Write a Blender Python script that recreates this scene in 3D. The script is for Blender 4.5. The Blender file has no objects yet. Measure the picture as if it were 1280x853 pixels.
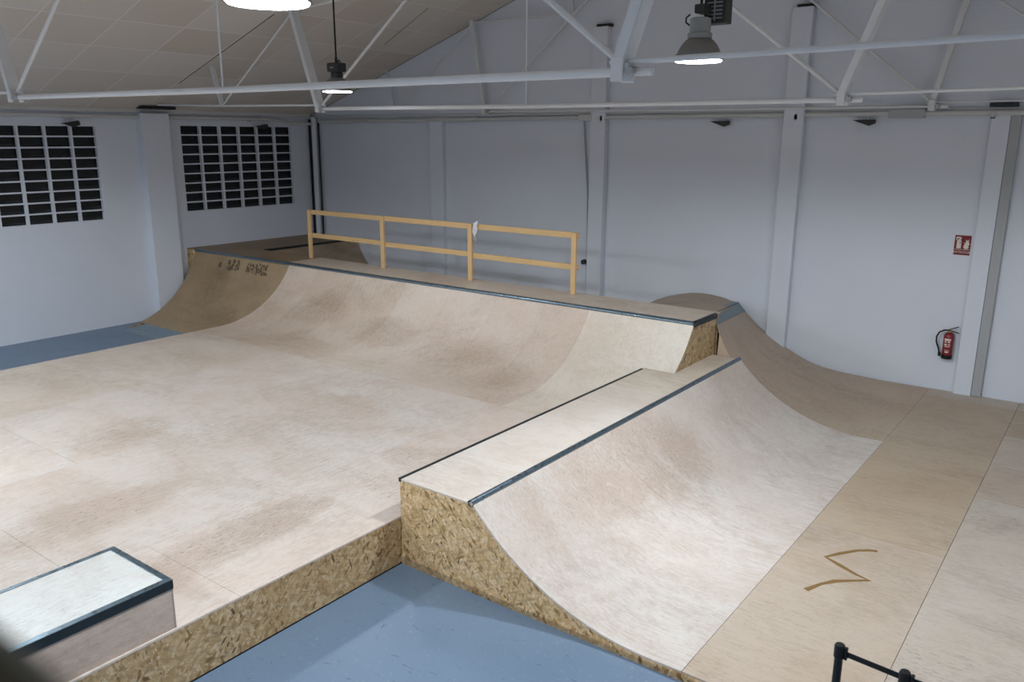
import bpy, math, random
from mathutils import Vector, Matrix
random.seed(7)
scene = bpy.context.scene
COL = scene.collection
PI = math.pi

# ------------------------------------------------------------------ materials
def new_mat(name):
    m = bpy.data.materials.new(name); m.use_nodes = True
    nt = m.node_tree; nt.nodes.clear()
    out = nt.nodes.new('ShaderNodeOutputMaterial')
    b = nt.nodes.new('ShaderNodeBsdfPrincipled')
    nt.links.new(b.outputs[0], out.inputs[0])
    return m, nt, b

def N(nt, typ, **kw):
    n = nt.nodes.new(typ)
    for k, v in kw.items():
        if k in n.inputs: n.inputs[k].default_value = v
        else: setattr(n, k, v)
    return n

def coords(nt, scale=(1, 1, 1), rot=(0, 0, 0), loc=(0, 0, 0)):
    g = nt.nodes.new('ShaderNodeNewGeometry')      # world position: panels cut from one pattern
    mp = nt.nodes.new('ShaderNodeMapping')
    mp.inputs['Scale'].default_value = scale; mp.inputs['Rotation'].default_value = rot
    mp.inputs['Location'].default_value = loc
    nt.links.new(g.outputs['Position'], mp.inputs['Vector'])
    return mp.outputs[0]

def noise(nt, vec, scale, detail=4, rough=.55, dist=0):
    n = nt.nodes.new('ShaderNodeTexNoise')
    n.inputs['Scale'].default_value = scale; n.inputs['Detail'].default_value = detail
    n.inputs['Roughness'].default_value = rough; n.inputs['Distortion'].default_value = dist
    nt.links.new(vec, n.inputs['Vector'])
    return n.outputs['Fac']

def ramp(nt, fac, stops, interp='LINEAR'):
    r = nt.nodes.new('ShaderNodeValToRGB'); r.color_ramp.interpolation = interp
    els = r.color_ramp.elements
    while len(els) < len(stops): els.new(.5)
    for e, (p, c) in zip(els, stops):
        e.position = p; e.color = (c, c, c, 1) if isinstance(c, (int, float)) else (*c, 1)
    nt.links.new(fac, r.inputs[0])
    return r.outputs[0]

def mix(nt, fac, a, b, mode='MIX'):
    m = nt.nodes.new('ShaderNodeMix'); m.data_type = 'RGBA'; m.blend_type = mode
    for s, v in ((m.inputs[0], fac), (m.inputs[6], a), (m.inputs[7], b)):
        if hasattr(v, 'links'): nt.links.new(v, s)
        elif isinstance(v, (int, float)): s.default_value = v
        else: s.default_value = (*v, 1)
    return m.outputs[2]

def math_(nt, op, a, b):
    m = nt.nodes.new('ShaderNodeMath'); m.operation = op
    for s, v in ((m.inputs[0], a), (m.inputs[1], b)):
        if hasattr(v, 'links'): nt.links.new(v, s)
        else: s.default_value = v
    return m.outputs[0]

def bump(nt, b, h, strength=.2, dist=.01):
    n = nt.nodes.new('ShaderNodeBump'); n.inputs['Strength'].default_value = strength
    n.inputs['Distance'].default_value = dist
    nt.links.new(h, n.inputs['Height']); nt.links.new(n.outputs[0], b.inputs['Normal'])

PLY = {}
def ellipse(nt, cx, cy, rx, ry, rot=0.0):
    """soft worn area: 1 in the middle, 0 outside"""
    g = nt.nodes.new('ShaderNodeNewGeometry')
    sp = nt.nodes.new('ShaderNodeSeparateXYZ'); nt.links.new(g.outputs['Position'], sp.inputs[0])
    c, s = math.cos(rot), math.sin(rot)
    x = math_(nt, 'SUBTRACT', sp.outputs[0], cx); y = math_(nt, 'SUBTRACT', sp.outputs[1], cy)
    u = math_(nt, 'DIVIDE', math_(nt, 'ADD', math_(nt, 'MULTIPLY', x, c), math_(nt, 'MULTIPLY', y, s)), rx)
    v = math_(nt, 'DIVIDE', math_(nt, 'SUBTRACT', math_(nt, 'MULTIPLY', y, c), math_(nt, 'MULTIPLY', x, s)), ry)
    d = math_(nt, 'ADD', math_(nt, 'MULTIPLY', u, u), math_(nt, 'MULTIPLY', v, v))
    return ramp(nt, d, [(0.0, 1.0), (.25, .8), (1.0, 0.0)], 'EASE')

def ply(key, light, dark, grain=0, scuff=.5, wear=.5, seed=0.0, worn=(), dirs=.32):
    """birch plywood: pale veneer, brown fibre streaks along the grain, wheel scuffs; worn = ellipses of wear"""
    if key in PLY: return PLY[key]
    m, nt, b = new_mat('plywood_' + key)
    light = (light[0] * .96, light[1] * .955, light[2] * .935); dark = (dark[0] * .84, dark[1] * .81, dark[2] * .765)
    along = (1.3, 16, 10) if grain == 0 else (16, 1.3, 10)
    fib = noise(nt, coords(nt, along, (0, 0, .06), (seed, seed * 1.7, 0)), 3.0, 9, .72, .4)
    big = noise(nt, coords(nt, (.6, .9, 1), (0, 0, .2), (seed * .3, 2, 0)), 1.3, 7, .66, .6)
    mot = noise(nt, coords(nt, (1, 1, 1), loc=(seed * .2, 0, 0)), 9.0, 9, .8, .8)
    hair = noise(nt, coords(nt, (5, 55, 40) if grain == 0 else (55, 5, 40), (0, 0, dirs * .5)), 3.0, 5, .8, .3)
    W = None
    for e in worn:
        q = ellipse(nt, *e[:5])
        q = math_(nt, 'MULTIPLY', q, e[5])
        W = q if W is None else math_(nt, 'MAXIMUM', W, q)
    blot = math_(nt, 'ADD', math_(nt, 'ADD', math_(nt, 'MULTIPLY', fib, .34), math_(nt, 'MULTIPLY', big, .36)), math_(nt, 'ADD', math_(nt, 'MULTIPLY', mot, .26), math_(nt, 'MULTIPLY', hair, .20)))
    if W is not None: blot = math_(nt, 'SUBTRACT', blot, math_(nt, 'MULTIPLY', W, .085))
    f = ramp(nt, blot, [(.50 - wear * .08, dark), (.64 - wear * .05, light)])
    tint = noise(nt, coords(nt, (.7, .7, 1), loc=(9 + seed * .1, 4, 1)), .9, 6, .65)
    f = mix(nt, ramp(nt, tint, [(.42, 0.0), (.7, .55)]), f, tuple(c * k for c, k in zip(light, (.95, .83, .77))), 'MIX')
    patch = noise(nt, coords(nt, (.8, 1.0, 1), loc=(3 + seed * .1, 7, 2)), .9, 3, .6)
    patch = ramp(nt, patch, [(.46, .12), (.66, 1.0)])
    if W is not None: patch = math_(nt, 'MAXIMUM', patch, math_(nt, 'MULTIPLY', W, 1.6))
    # bundles of short dark wheel scratches
    for k, (a1, sx, sy, th) in enumerate(((dirs, 4.2, 34, .59), (dirs + .5, 6.0, 50, .61), (dirs - .25, 8.0, 90, .60))):
        sv = coords(nt, (sx, sy, 10) if grain == 0 else (sy, sx, 10), (0, 0, a1), (seed + k * 7, k * 3, 0))
        sc = noise(nt, sv, 2.0, 4, .72, .5)
        msk = math_(nt, 'MULTIPLY', ramp(nt, sc, [(th, 0.0), (th + .045, 1.0)]), patch)
        f = mix(nt, math_(nt, 'MINIMUM', math_(nt, 'MULTIPLY', msk, scuff * (.75, .6, .45)[k]), .85), f, tuple(c * .36 for c in dark))
    # pale rubbed flecks and fine grain flecks
    fl = noise(nt, coords(nt, (9, 70, 30) if grain == 0 else (70, 9, 30), (0, 0, .12)), 2.0, 5, .75)
    f = mix(nt, math_(nt, 'MULTIPLY', ramp(nt, fl, [(.57, 0.0), (.70, 1.0)]), .30), f, tuple(c * .6 for c in dark))
    nt.links.new(f, b.inputs['Base Color'])
    b.inputs['Roughness'].default_value = .52
    b.inputs['Specular IOR Level'].default_value = .35
    bump(nt, b, fib, .12, .004)
    PLY[key] = m
    return m

WHITE = (.73, .655, .60); WHITED = (.57, .46, .385)
PINK = (.64, .525, .45);   PINKD = (.48, .35, .265)
BROWN = (.41, .305, .20); BROWND = (.30, .21, .135)
DARKP = (.27, .195, .12); DARKD = (.19, .13, .08)

def osb(name, plane, tone=1.0):
    m, nt, b = new_mat(name)
    layers = []
    for i, (ang, sx, sy) in enumerate(((.45, 9, 44), (-.75, 11, 38), (1.3, 10, 48), (2.3, 15, 36))):
        if plane == 'XZ': rot = (0, ang, 0); sc = (sx, 3, sy)
        else: rot = (ang, 0, 0); sc = (3, sx, sy)
        base = coords(nt, (1, 1, 1), rot)
        nz = nt.nodes.new('ShaderNodeTexNoise'); nz.inputs['Scale'].default_value = 24
        nt.links.new(base, nz.inputs['Vector'])
        ad = nt.nodes.new('ShaderNodeVectorMath'); ad.operation = 'MULTIPLY_ADD'
        nt.links.new(nz.outputs['Color'], ad.inputs[0]); ad.inputs[1].default_value = (.014,) * 3
        nt.links.new(base, ad.inputs[2])
        s2 = nt.nodes.new('ShaderNodeMapping'); s2.inputs['Scale'].default_value = sc
        s2.inputs['Location'].default_value = (i * 3.1, i * 1.7, i * 5.3)
        nt.links.new(ad.outputs[0], s2.inputs['Vector'])
        v = nt.nodes.new('ShaderNodeTexVoronoi'); v.inputs['Scale'].default_value = 1.0
        nt.links.new(s2.outputs[0], v.inputs['Vector'])
        sep = nt.nodes.new('ShaderNodeSeparateColor'); nt.links.new(v.outputs['Color'], sep.inputs[0])
        layers.append((sep.outputs[0], sep.outputs[1], v.outputs['Distance']))
    t = tone
    pal = [(0.0, (.20 * t, .10 * t, .03 * t)), (.07, (.40 * t, .24 * t, .09 * t)), (.25, (.60 * t, .40 * t, .19 * t)),
           (.65, (.72 * t, .51 * t, .27 * t)), (1.0, (.86 * t, .67 * t, .43 * t))]
    col = ramp(nt, layers[0][0], pal)
    for L in layers[1:]:
        col = mix(nt, ramp(nt, L[1], [(.54, 0.0), (.56, 1.0)]), col, ramp(nt, L[0], pal))
    edge = ramp(nt, layers[0][2], [(.5, 1.0), (.9, .72)])
    col = mix(nt, 1.0, col, edge, 'MULTIPLY')
    big = noise(nt, coords(nt), 1.7, 3)
    col = mix(nt, ramp(nt, big, [(.40, 0.0), (.75, .35)]), col, (.58 * t, .34 * t, .13 * t))
    nt.links.new(col, b.inputs['Base Color']); b.inputs['Roughness'].default_value = .6
    bump(nt, b, layers[1][0], .25, .004)
    return m

def paint(name, col, rough=.7, var=.06, scale=1.5, scuff=0.0, spec=.3):
    m, nt, b = new_mat(name)
    n = noise(nt, coords(nt), scale, 6, .6)
    c = mix(nt, n, tuple(x * (1 - var) for x in col), tuple(min(1, x * (1 + var)) for x in col))
    if scuff:
        s = noise(nt, coords(nt, (2.2, 2.2, 4)), 3.5, 8, .7, .7)
        p_ = noise(nt, coords(nt, loc=(4, 1, 2)), .55, 2)
        mk = math_(nt, 'MULTIPLY', ramp(nt, s, [(.66, 0.0), (.72, 1.0)]), ramp(nt, p_, [(.5, 0.0), (.62, 1.0)]))
        c = mix(nt, math_(nt, 'MULTIPLY', mk, scuff), c, tuple(x * .4 for x in col))
    nt.links.new(c, b.inputs['Base Color']); b.inputs['Roughness'].default_value = rough
    b.inputs['Specular IOR Level'].default_value = spec
    bump(nt, b, noise(nt, coords(nt), 60, 3), .08, .003)
    return m

def metal(name, col, rough=.35, met=.9):
    m, nt, b = new_mat(name)
    n = noise(nt, coords(nt, (3, 3, 3)), 8, 5)
    nt.links.new(mix(nt, n, tuple(x * .75 for x in col), tuple(min(1, x * 1.2) for x in col)), b.inputs['Base Color'])
    b.inputs['Metallic'].default_value = met
    r = ramp(nt, noise(nt, coords(nt), 20, 3), [(.3, max(.02, rough - .12)), (.7, rough + .12)])
    nt.links.new(r, b.inputs['Roughness'])
    return m

def pine(name, col, axis='Z'):
    m, nt, b = new_mat(name)
    sc = {'X': (1.5, 30, 30), 'Z': (30, 30, 1.5)}[axis]
    g = noise(nt, coords(nt, sc), 1.6, 5, .6, 1.0)
    c = mix(nt, g, tuple(x * .72 for x in col), tuple(min(1, x * 1.2) for x in col))
    k = noise(nt, coords(nt, (7, 7, 7)), 1.3, 1)
    c = mix(nt, ramp(nt, k, [(.73, 0.0), (.78, .8)]), c, (.18, .09, .03))
    nt.links.new(c, b.inputs['Base Color']); b.inputs['Roughness'].default_value = .55
    return m

def emis(name, col, strength):
    m, nt, b = new_mat(name)
    b.inputs['Base Color'].default_value = (*col, 1)
    b.inputs['Emission Color'].default_value = (*col, 1); b.inputs['Emission Strength'].default_value = strength
    return m

M = {}
M['wall'] = paint('white_wall_paint', (.685, .72, .785), .75, .04, 1.2, .35)
M['wall_gable'] = M['wall']
M['truss'] = paint('white_steel_paint', (.70, .71, .72), .45, .07, 5)
M['pipe'] = paint('grey_white_pipe_paint', (.56, .56, .555), .5, .1, 4)
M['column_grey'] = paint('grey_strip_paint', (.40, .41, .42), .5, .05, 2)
M['osb_x'] = osb('oriented_strand_board_long', 'XZ')
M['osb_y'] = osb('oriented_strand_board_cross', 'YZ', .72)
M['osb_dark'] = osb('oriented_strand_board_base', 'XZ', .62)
M['steel'] = metal('blued_steel_coping', (.20, .27, .32), .34)
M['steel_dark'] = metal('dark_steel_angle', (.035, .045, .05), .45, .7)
M['steel_plate'] = metal('galvanised_plate', (.20, .26, .29), .5, .35)
M['black'] = paint('black_plastic', (.010, .011, .011), .45, .2, 5)
M['black_metal'] = metal('black_powder_coat', (.012, .013, .013), .5, .2)
M['pine'] = pine('pine_post', (.70, .46, .22), 'Z')
M['pine_x'] = pine('pine_rail', (.68, .45, .205), 'X')
M['dark'] = paint('night_dark_glazing', (.010, .011, .012), .3, .5, 3, spec=.3)  # black colour stands for the unlit night behind the panes
M['cord'] = paint('black_cord', (.01, .01, .01), .6)
M['bell'] = metal('spun_aluminium_reflector', (.24, .24, .24), .4, .8)
M['ballast'] = paint('dark_ballast_box', (.035, .035, .035), .5, .15, 6)
M['lamp_head'] = paint('grey_lamp_housing', (.28, .285, .28), .5, .1, 6)
M['lens'] = emis('lit_lamp_lens', (.86, .92, 1.0), 26)
M['red'] = paint('red_extinguisher_paint', (.22, .012, .018), .3, .1, 6, spec=.5)
M['red_sign'] = paint('dark_red_sign', (.18, .010, .018), .45, .05, 6)
M['cream'] = paint('cream_sign_print', (.75, .66, .58), .6, .03, 6)
M['brass'] = metal('brass_valve', (.55, .42, .16), .35)
M['rag'] = paint('white_cloth', (.74, .74, .76), .9, .08, 20)
M['blue_plate'] = metal('blue_grey_painted_plate', (.20, .28, .34), .4, .15)
M['glue'] = paint('brown_glue_line', (.25, .15, .055), .45, .15, 14)
M['stain'] = paint('dark_rubbed_stain', (.13, .09, .055), .7, .3, 20)
M['handrail'] = paint('dark_olive_handrail', (.045, .040, .018), .6, .3, 4)
M['edge_ply'] = paint('plywood_cut_edge', (.40, .33, .27), .7, .15, 20)

def floor_mat():
    m, nt, b = new_mat('blue_floor_paint')
    n = noise(nt, coords(nt), 1.1, 7, .65)
    c = mix(nt, n, (.125, .19, .275), (.17, .24, .335))
    sp = noise(nt, coords(nt), 22, 5, .85)
    c = mix(nt, ramp(nt, sp, [(.60, 0.0), (.66, .55)]), c, (.42, .48, .56))
    cr = noise(nt, coords(nt, (2.2, 6, 1), (0, 0, .7)), 2.5, 6, .7, 1.5)
    c = mix(nt, ramp(nt, cr, [(.62, 0.0), (.66, .6)]), c, (.05, .07, .10))
    nt.links.new(c, b.inputs['Base Color'])
    nt.links.new(ramp(nt, n, [(.3, .34), (.7, .48)]), b.inputs['Roughness'])
    bump(nt, b, n, .1, .004)
    return m
M['floor'] = floor_mat()

def ceiling_mat():
    m, nt, b = new_mat('fibre_board_ceiling')
    g = nt.nodes.new('ShaderNodeNewGeometry'); sp = nt.nodes.new('ShaderNodeSeparateXYZ')
    nt.links.new(g.outputs['Position'], sp.inputs[0])
    cb = nt.nodes.new('ShaderNodeCombineXYZ')
    nt.links.new(sp.outputs[0], cb.inputs[0])
    nt.links.new(math_(nt, 'SUBTRACT', sp.outputs[1], .49), cb.inputs[1])
    sw = nt.nodes.new('ShaderNodeCombineXYZ')        # boards: 1.28 long in depth, 1.05 across, joints staggered
    nt.links.new(math_(nt, 'ADD', math_(nt, 'MULTIPLY', sp.outputs[0], 1.0), 16.72 + 1.05 * 4), sw.inputs[0])
    nt.links.new(math_(nt, 'SUBTRACT', sp.outputs[1], .42), sw.inputs[1])
    br = nt.nodes.new('ShaderNodeTexBrick')
    br.offset = 0.0; br.squash = 1.0
    nt.links.new(sw.outputs[0], br.inputs['Vector'])
    br.inputs['Scale'].default_value = 1.0
    br.inputs['Brick Width'].default_value = 1.05; br.inputs['Row Height'].default_value = 1.28
    br.inputs['Mortar Size'].default_value = .010; br.inputs['Mortar Smooth'].default_value = .2
    br.inputs['Color1'].default_value = (.62, .545, .465, 1); br.inputs['Color2'].default_value = (.69, .645, .585, 1)
    br.inputs['Mortar'].default_value = (.84, .82, .78, 1)
    n = noise(nt, coords(nt), .5, 4)
    c = mix(nt, ramp(nt, n, [(.35, 0.0), (.7, .5)]), br.outputs['Color'], (.67, .64, .60))
    f = noise(nt, coords(nt), 45, 5, .8)
    c = mix(nt, .25, c, ramp(nt, f, [(.3, .30), (.7, .70)]), 'OVERLAY')
    nt.links.new(c, b.inputs['Base Color']); b.inputs['Roughness'].default_value = .9
    return m
M['ceiling'] = ceiling_mat()

# ------------------------------------------------------------------ mesh tools
class MB:
    def __init__(s): s.v = []; s.f = []
    def add(s, vs, fs):
        o = len(s.v); s.v += [tuple(v) for v in vs]; s.f += [tuple(i + o for i in f) for f in fs]; return s
    def box(s, x0, x1, y0, y1, z0, z1):
        x0, x1 = sorted((x0, x1)); y0, y1 = sorted((y0, y1)); z0, z1 = sorted((z0, z1))
        vs = [(x0, y0, z0), (x1, y0, z0), (x1, y1, z0), (x0, y1, z0), (x0, y0, z1), (x1, y0, z1), (x1, y1, z1), (x0, y1, z1)]
        return s.add(vs, [(3, 2, 1, 0), (4, 5, 6, 7), (0, 1, 5, 4), (1, 2, 6, 5), (2, 3, 7, 6), (3, 0, 4, 7)])
    def bar(s, a, b, w, h, up=(0, 1, 0)):
        """rectangular bar a->b; w along 'up', h across"""
        a, b, up = Vector(a), Vector(b), Vector(up)
        d = (b - a).normalized(); u = (up - d * up.dot(d)).normalized(); t = d.cross(u)
        vs = []
        for p_ in (a, b):
            for su, st in ((-1, -1), (1, -1), (1, 1), (-1, 1)): vs.append(p_ + u * su * w / 2 + t * st * h / 2)
        return s.add(vs, [(3, 2, 1, 0), (4, 5, 6, 7), (0, 1, 5, 4), (1, 2, 6, 5), (2, 3, 7, 6), (3, 0, 4, 7)])
    def tube(s, pts, r, n=14, cap=True, radii=None):
        pts = [Vector(q) for q in pts]; o = len(s.v)
        d0 = (pts[1] - pts[0]).normalized()
        u = Vector((0, 0, 1)) if abs(d0.z) < .9 else Vector((1, 0, 0))
        for i, q in enumerate(pts):
            d = (pts[min(i + 1, len(pts) - 1)] - pts[max(i - 1, 0)]).normalized()
            u = (u - d * u.dot(d)).normalized(); t = d.cross(u)
            rr = radii[i] if radii else r
            for k in range(n):
                a = 2 * PI * k / n
                s.v.append(tuple(q + (u * math.cos(a) + t * math.sin(a)) * rr))
        for i in range(len(pts) - 1):
            for k in range(n):
                k2 = (k + 1) % n
                s.f.append((o + i * n + k, o + i * n + k2, o + (i + 1) * n + k2, o + (i + 1) * n + k))
        if cap:
            s.f.append(tuple(o + k for k in range(n))[::-1])
            s.f.append(tuple(o + (len(pts) - 1) * n + k for k in range(n)))
        return s
    def lathe(s, c, prof, n=32):
        """prof: (radius, z) list"""
        o = len(s.v)
        for r, z in prof:
            for k in range(n):
                a = 2 * PI * k / n; s.v.append((c[0] + r * math.cos(a), c[1] + r * math.sin(a), c[2] + z))
        for i in range(len(prof) - 1):
            for k in range(n):
                k2 = (k + 1) % n
                s.f.append((o + i * n + k, o + i * n + k2, o + (i + 1) * n + k2, o + (i + 1) * n + k))
        if prof[0][0] > 1e-5: s.f.append(tuple(o + k for k in range(n))[::-1])
        if prof[-1][0] > 1e-5: s.f.append(tuple(o + (len(prof) - 1) * n + k for k in range(n)))
        return s
    def prism(s, poly, axis, a, b):
        """poly in (x,z) extruded along y ('Y') or (y,z) extruded along x ('X')"""
        n = len(poly)
        P = (lambda q, t: (q[0], t, q[1])) if axis == 'Y' else (lambda q, t: (t, q[0], q[1]))
        vs = [P(q, a) for q in poly] + [P(q, b) for q in poly]
        fs = [tuple(range(n)), tuple(range(2 * n - 1, n - 1, -1))]
        for i in range(n):
            j = (i + 1) % n; fs.append((i, i + n, j + n, j))
        return s.add(vs, fs)
    def sheet(s, prof, axis, a, b, th=.018):
        """thin board following profile, extruded"""
        up = [Vector((q[0], q[1])) for q in prof]; lo = []
        for i, q in enumerate(up):
            d = (up[min(i + 1, len(up) - 1)] - up[max(i - 1, 0)]).normalized()
            nn = Vector((-d.y, d.x))
            if nn.y < 0: nn = -nn
            lo.append(q - nn * th)
        P = (lambda q, t: (q[0], t, q[1])) if axis == 'Y' else (lambda q, t: (t, q[0], q[1]))
        n = len(up); vs = []
        for t in (a, b): vs += [P(q, t) for q in up] + [P(q, t) for q in lo]
        fs = []
        for i in range(n - 1):
            fs.append((i, i + 1, 2 * n + i + 1, 2 * n + i))
            fs.append((n + i, 3 * n + i, 3 * n + i + 1, n + i + 1))
            fs.append((i, n + i, n + i + 1, i + 1)); fs.append((2 * n + i, 2 * n + i + 1, 3 * n + i + 1, 3 * n + i))
        fs.append((0, 2 * n, 3 * n, n)); fs.append((n - 1, 2 * n - 1, 4 * n - 1, 3 * n - 1))
        return s.add(vs, fs)

def link(name, mb, mat, parent=None, smooth=False, bevel=0, kind=None, label=None):
    root = parent
    while root is not None and root.parent: root = root.parent
    off = Vector(root.location) if root is not None else Vector((0, 0, 0))
    me = bpy.data.meshes.new(name)
    me.from_pydata([tuple(Vector(v) - off) for v in mb.v], [], mb.f); me.update()
    import bmesh
    bm = bmesh.new(); bm.from_mesh(me); bmesh.ops.recalc_face_normals(bm, faces=bm.faces); bm.to_mesh(me); bm.free()
    o = bpy.data.objects.new(name, me); COL.objects.link(o)
    if root is None:      # put the origin at the thing's own base
        c = Vector((sum(v[i] for v in mb.v) / len(mb.v) if i < 2 else min(v[2] for v in mb.v) for i in range(3)))
        me.transform(Matrix.Translation(-c)); o.location = c
    o.parent = parent
    me.materials.append(mat)
    if smooth:
        for p_ in me.polygons: p_.use_smooth = True
        md = o.modifiers.new('edges', 'EDGE_SPLIT'); md.split_angle = math.radians(38)
    if bevel:
        md = o.modifiers.new('bevel', 'BEVEL'); md.width = bevel; md.segments = 2; md.limit_method = 'ANGLE'
    if kind: o['kind'] = kind
    if label: o['label'] = label
    return o

def tag(o, label, cat, group=None):
    o['label'] = label; o['category'] = cat
    if group: o['group'] = group
    return o

def thing(name, label, cat, loc=(0, 0, 0), group=None):
    o = bpy.data.objects.new(name, None); o.empty_display_size = .1; COL.objects.link(o)
    o.location = loc
    return tag(o, label, cat, group)

def S(name, mb, mat, parent=None, **k): return link(name, mb, mat, parent, kind='structure', **k)

# ------------------------------------------------------------------ room shell
XL, XR, YB, YF = -18.74, 3.1, 15.7, -3.0
XC = -7.87
EAVE = 4.89; SL = .342
def zc(x): return EAVE + SL * (min(x, 2 * XC - x) - XL)
ZR = zc(XC)

S('floor', MB().box(XL, XR, YF, YB, -.1, 0), M['floor'])
# left wall with two openings (y0,y1,z0,z1)
W2 = (11.655, 14.99, 2.505, 4.585)
W1 = (6.30, 9.62, 2.465, 4.545)
wl = MB()
ys = [YF, W1[0], W1[1], W2[0], W2[1], YB]
for i in range(5):
    if i in (1, 3):
        w = W1 if i == 1 else W2
        wl.box(XL - .25, XL, ys[i], ys[i + 1], 0, w[2]); wl.box(XL - .25, XL, ys[i], ys[i + 1], w[3], EAVE + .1)
    else: wl.box(XL - .25, XL, ys[i], ys[i + 1], 0, EAVE + .1)
S('wall_left', wl, M['wall'])
S('wall_right', MB().box(XR, XR + .2, YF, YB, 0, EAVE + .1), M['wall'])
gab = [(XL - .2, 0), (XR + .2, 0), (XR + .2, EAVE + .12), (XC, ZR + .12), (XL - .2, EAVE + .12)]
S('wall_back', MB().prism(gab, 'Y', YB, YB + .2), M['wall'])
S('wall_front', MB().prism(gab, 'Y', YF - .2, YF), M['wall'])
cl = MB()
cl.sheet([(XL - .2, zc(XL - .2) + .05), (XC, ZR + .05)], 'Y', YF, YB, .05)
cl.sheet([(XC, ZR + .05), (XR + .2, zc(XR + .2) + .05)], 'Y', YF, YB, .05)
S('ceiling', cl, M['ceiling'])
# dark open joints in the board ceiling (real gaps with dark lath behind)
def lath(x0, x1, y, w=.02):
    return MB().bar((x0, y, zc(x0) - .003), (x1, y, zc(x1) - .003), w, .006)
S('trim_1', lath(-17.1, -13.7, 10.71), M['black'])
S('trim_2', lath(-18.6, -11.6, 15.67, .018), M['black'])
S('trim_3', MB().bar((-12.59, 13.83, zc(-12.59) - .003), (-14.35, 14.25, zc(-14.35) - .003), .016, .006), M['black'])
# ledges under the eaves
S('trim_4', MB().box(XL, XL + .10, YF, 15.58, 4.84, 4.93), M['pipe'], bevel=.008)
S('trim_5', MB().box(XL, XR, 15.63, 15.7, 4.83, 4.88), M['pipe'], bevel=.008)

# windows: steel-grid glazing
def window(idx, w, cols, rows):
    y0, y1, z0, z1 = w
    fr = MB()
    bt = .05
    pw = (y1 - y0) / cols; ph = (z1 - z0) / rows
    for i in range(cols + 1):
        y = y0 + i * pw; fr.box(XL - .10, XL - .012, max(y0, y - bt / 2), min(y1, y + bt / 2), z0, z1)
    for j in range(rows + 1):
        z = z0 + j * ph; fr.box(XL - .10, XL - .016, y0, y1, max(z0, z - .016), min(z1, z + .016))
    f = S('window_%d' % idx, fr, M['wall'])
    g = MB().box(XL - .15, XL - .13, y0 - .0, y1 + .0, z0, z1)
    link('pane', g, M['dark'], f)
    # dusty sills of the lower blocks, slightly lighter rims
    sl = MB()
    for i in range(cols):
        for j in range(rows):
            a = y0 + i * pw + bt / 2; b_ = a + pw - bt
            zz = z0 + j * ph + .026
            sl.add([(XL - .10, a, zz), (XL - .10, b_, zz), (XL - .13, b_, zz + .05), (XL - .13, a, zz + .05)], [(0, 1, 2, 3)])
    link('glass_rim', sl, M['rim'], f)
    return f
M['rim'] = paint('grimy_glass_rim', (.022, .024, .027), .3, .8, 7, spec=.6)
window(1, W1, 6, 9)
window(2, W2, 6, 9)

# pilasters (part of the walls)
S('trim_6', MB().box(XL, XL + .25, 10.56, 11.25, 0, 4.84), M['wall'], bevel=.01)
S('trim_7', MB().box(XL, XL + .25, 5.10, 5.78, 0, 4.84), M['wall'], bevel=.01)
for i, (a, b_, z1, dp) in enumerate(((-14.20, -13.80, 4.80, .12), (-9.56, -9.20, 6.58, .16), (-5.42, -5.05, 6.63, .16), (-2.07, -1.80, 4.80, .10))):
    S('trim_%d' % (8 + i), MB().box(a, b_, YB - dp, YB, 0, z1), M['wall'], bevel=.01)
    if z1 > 5:
        S('trim_%d' % (20 + i), MB().box(a + .08, b_ + .04, YB - dp + .01, YB, z1, z1 + .05), M['black'])
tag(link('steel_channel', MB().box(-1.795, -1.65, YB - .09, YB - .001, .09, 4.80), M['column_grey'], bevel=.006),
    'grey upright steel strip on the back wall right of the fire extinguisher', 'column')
for y0 in (10.60,):
    S('trim_30', MB().box(XL + .02, XL + .42, y0 - .1, y0 + .75, 4.93, 4.985), M['black'], bevel=.01)
S('trim_31', MB().box(-2.12, -1.72, YB - .14, YB, 4.885, 4.95), M['steel_dark'], bevel=.01)

# ------------------------------------------------------------------ pipes, cables along walls
t = thing('pipe_run', 'long pale pipe running along the back wall at eave height', 'pipe', (-10, 15.6, 4.75))
link('pipe', MB().tube([(-18.3, 15.6, 4.725), (-14, 15.6, 4.745), (-9.4, 15.6, 4.775), (-5, 15.6, 4.79), (2.9, 15.6, 4.80)], .045, 12), M['pipe'], t, smooth=True)
for x in (-16.4, -12.7, -9.3, -5.2, -2.05): link('pipe_clip', MB().box(x - .03, x + .03, 15.54, 15.7, 4.70, 4.73).box(x - .03, x + .03, 15.54, 15.56, 4.70, 4.80), M['pipe'], t, bevel=.004)
link('coupling', MB().box(-9.86, -9.52, 15.53, 15.66, 4.70, 4.83), M['pipe'], t, bevel=.01)
link('junction_sleeve', MB().box(-3.62, -3.05, 15.53, 15.66, 4.715, 4.865), M['column_grey'], t, bevel=.01)
t = thing('pipe_run', 'long pale pipe running along the left wall above the windows', 'pipe', (-18.6, 8, 4.75))
link('pipe', MB().tube([(-18.60, -2.8, 4.72), (-18.60, 6, 4.75), (-18.60, 13.9, 4.76), (-18.60, 14.35, 4.75), (-18.56, 14.8, 4.67), (-18.50, 15.5, 4.665)], .04, 12), M['pipe'], t, smooth=True)
for y in (5.5, 8.9, 10.9, 13.6): link('pipe_clip', MB().box(XL, -18.56, y - .03, y + .03, 4.70, 4.73), M['pipe'], t, bevel=.004)
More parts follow.
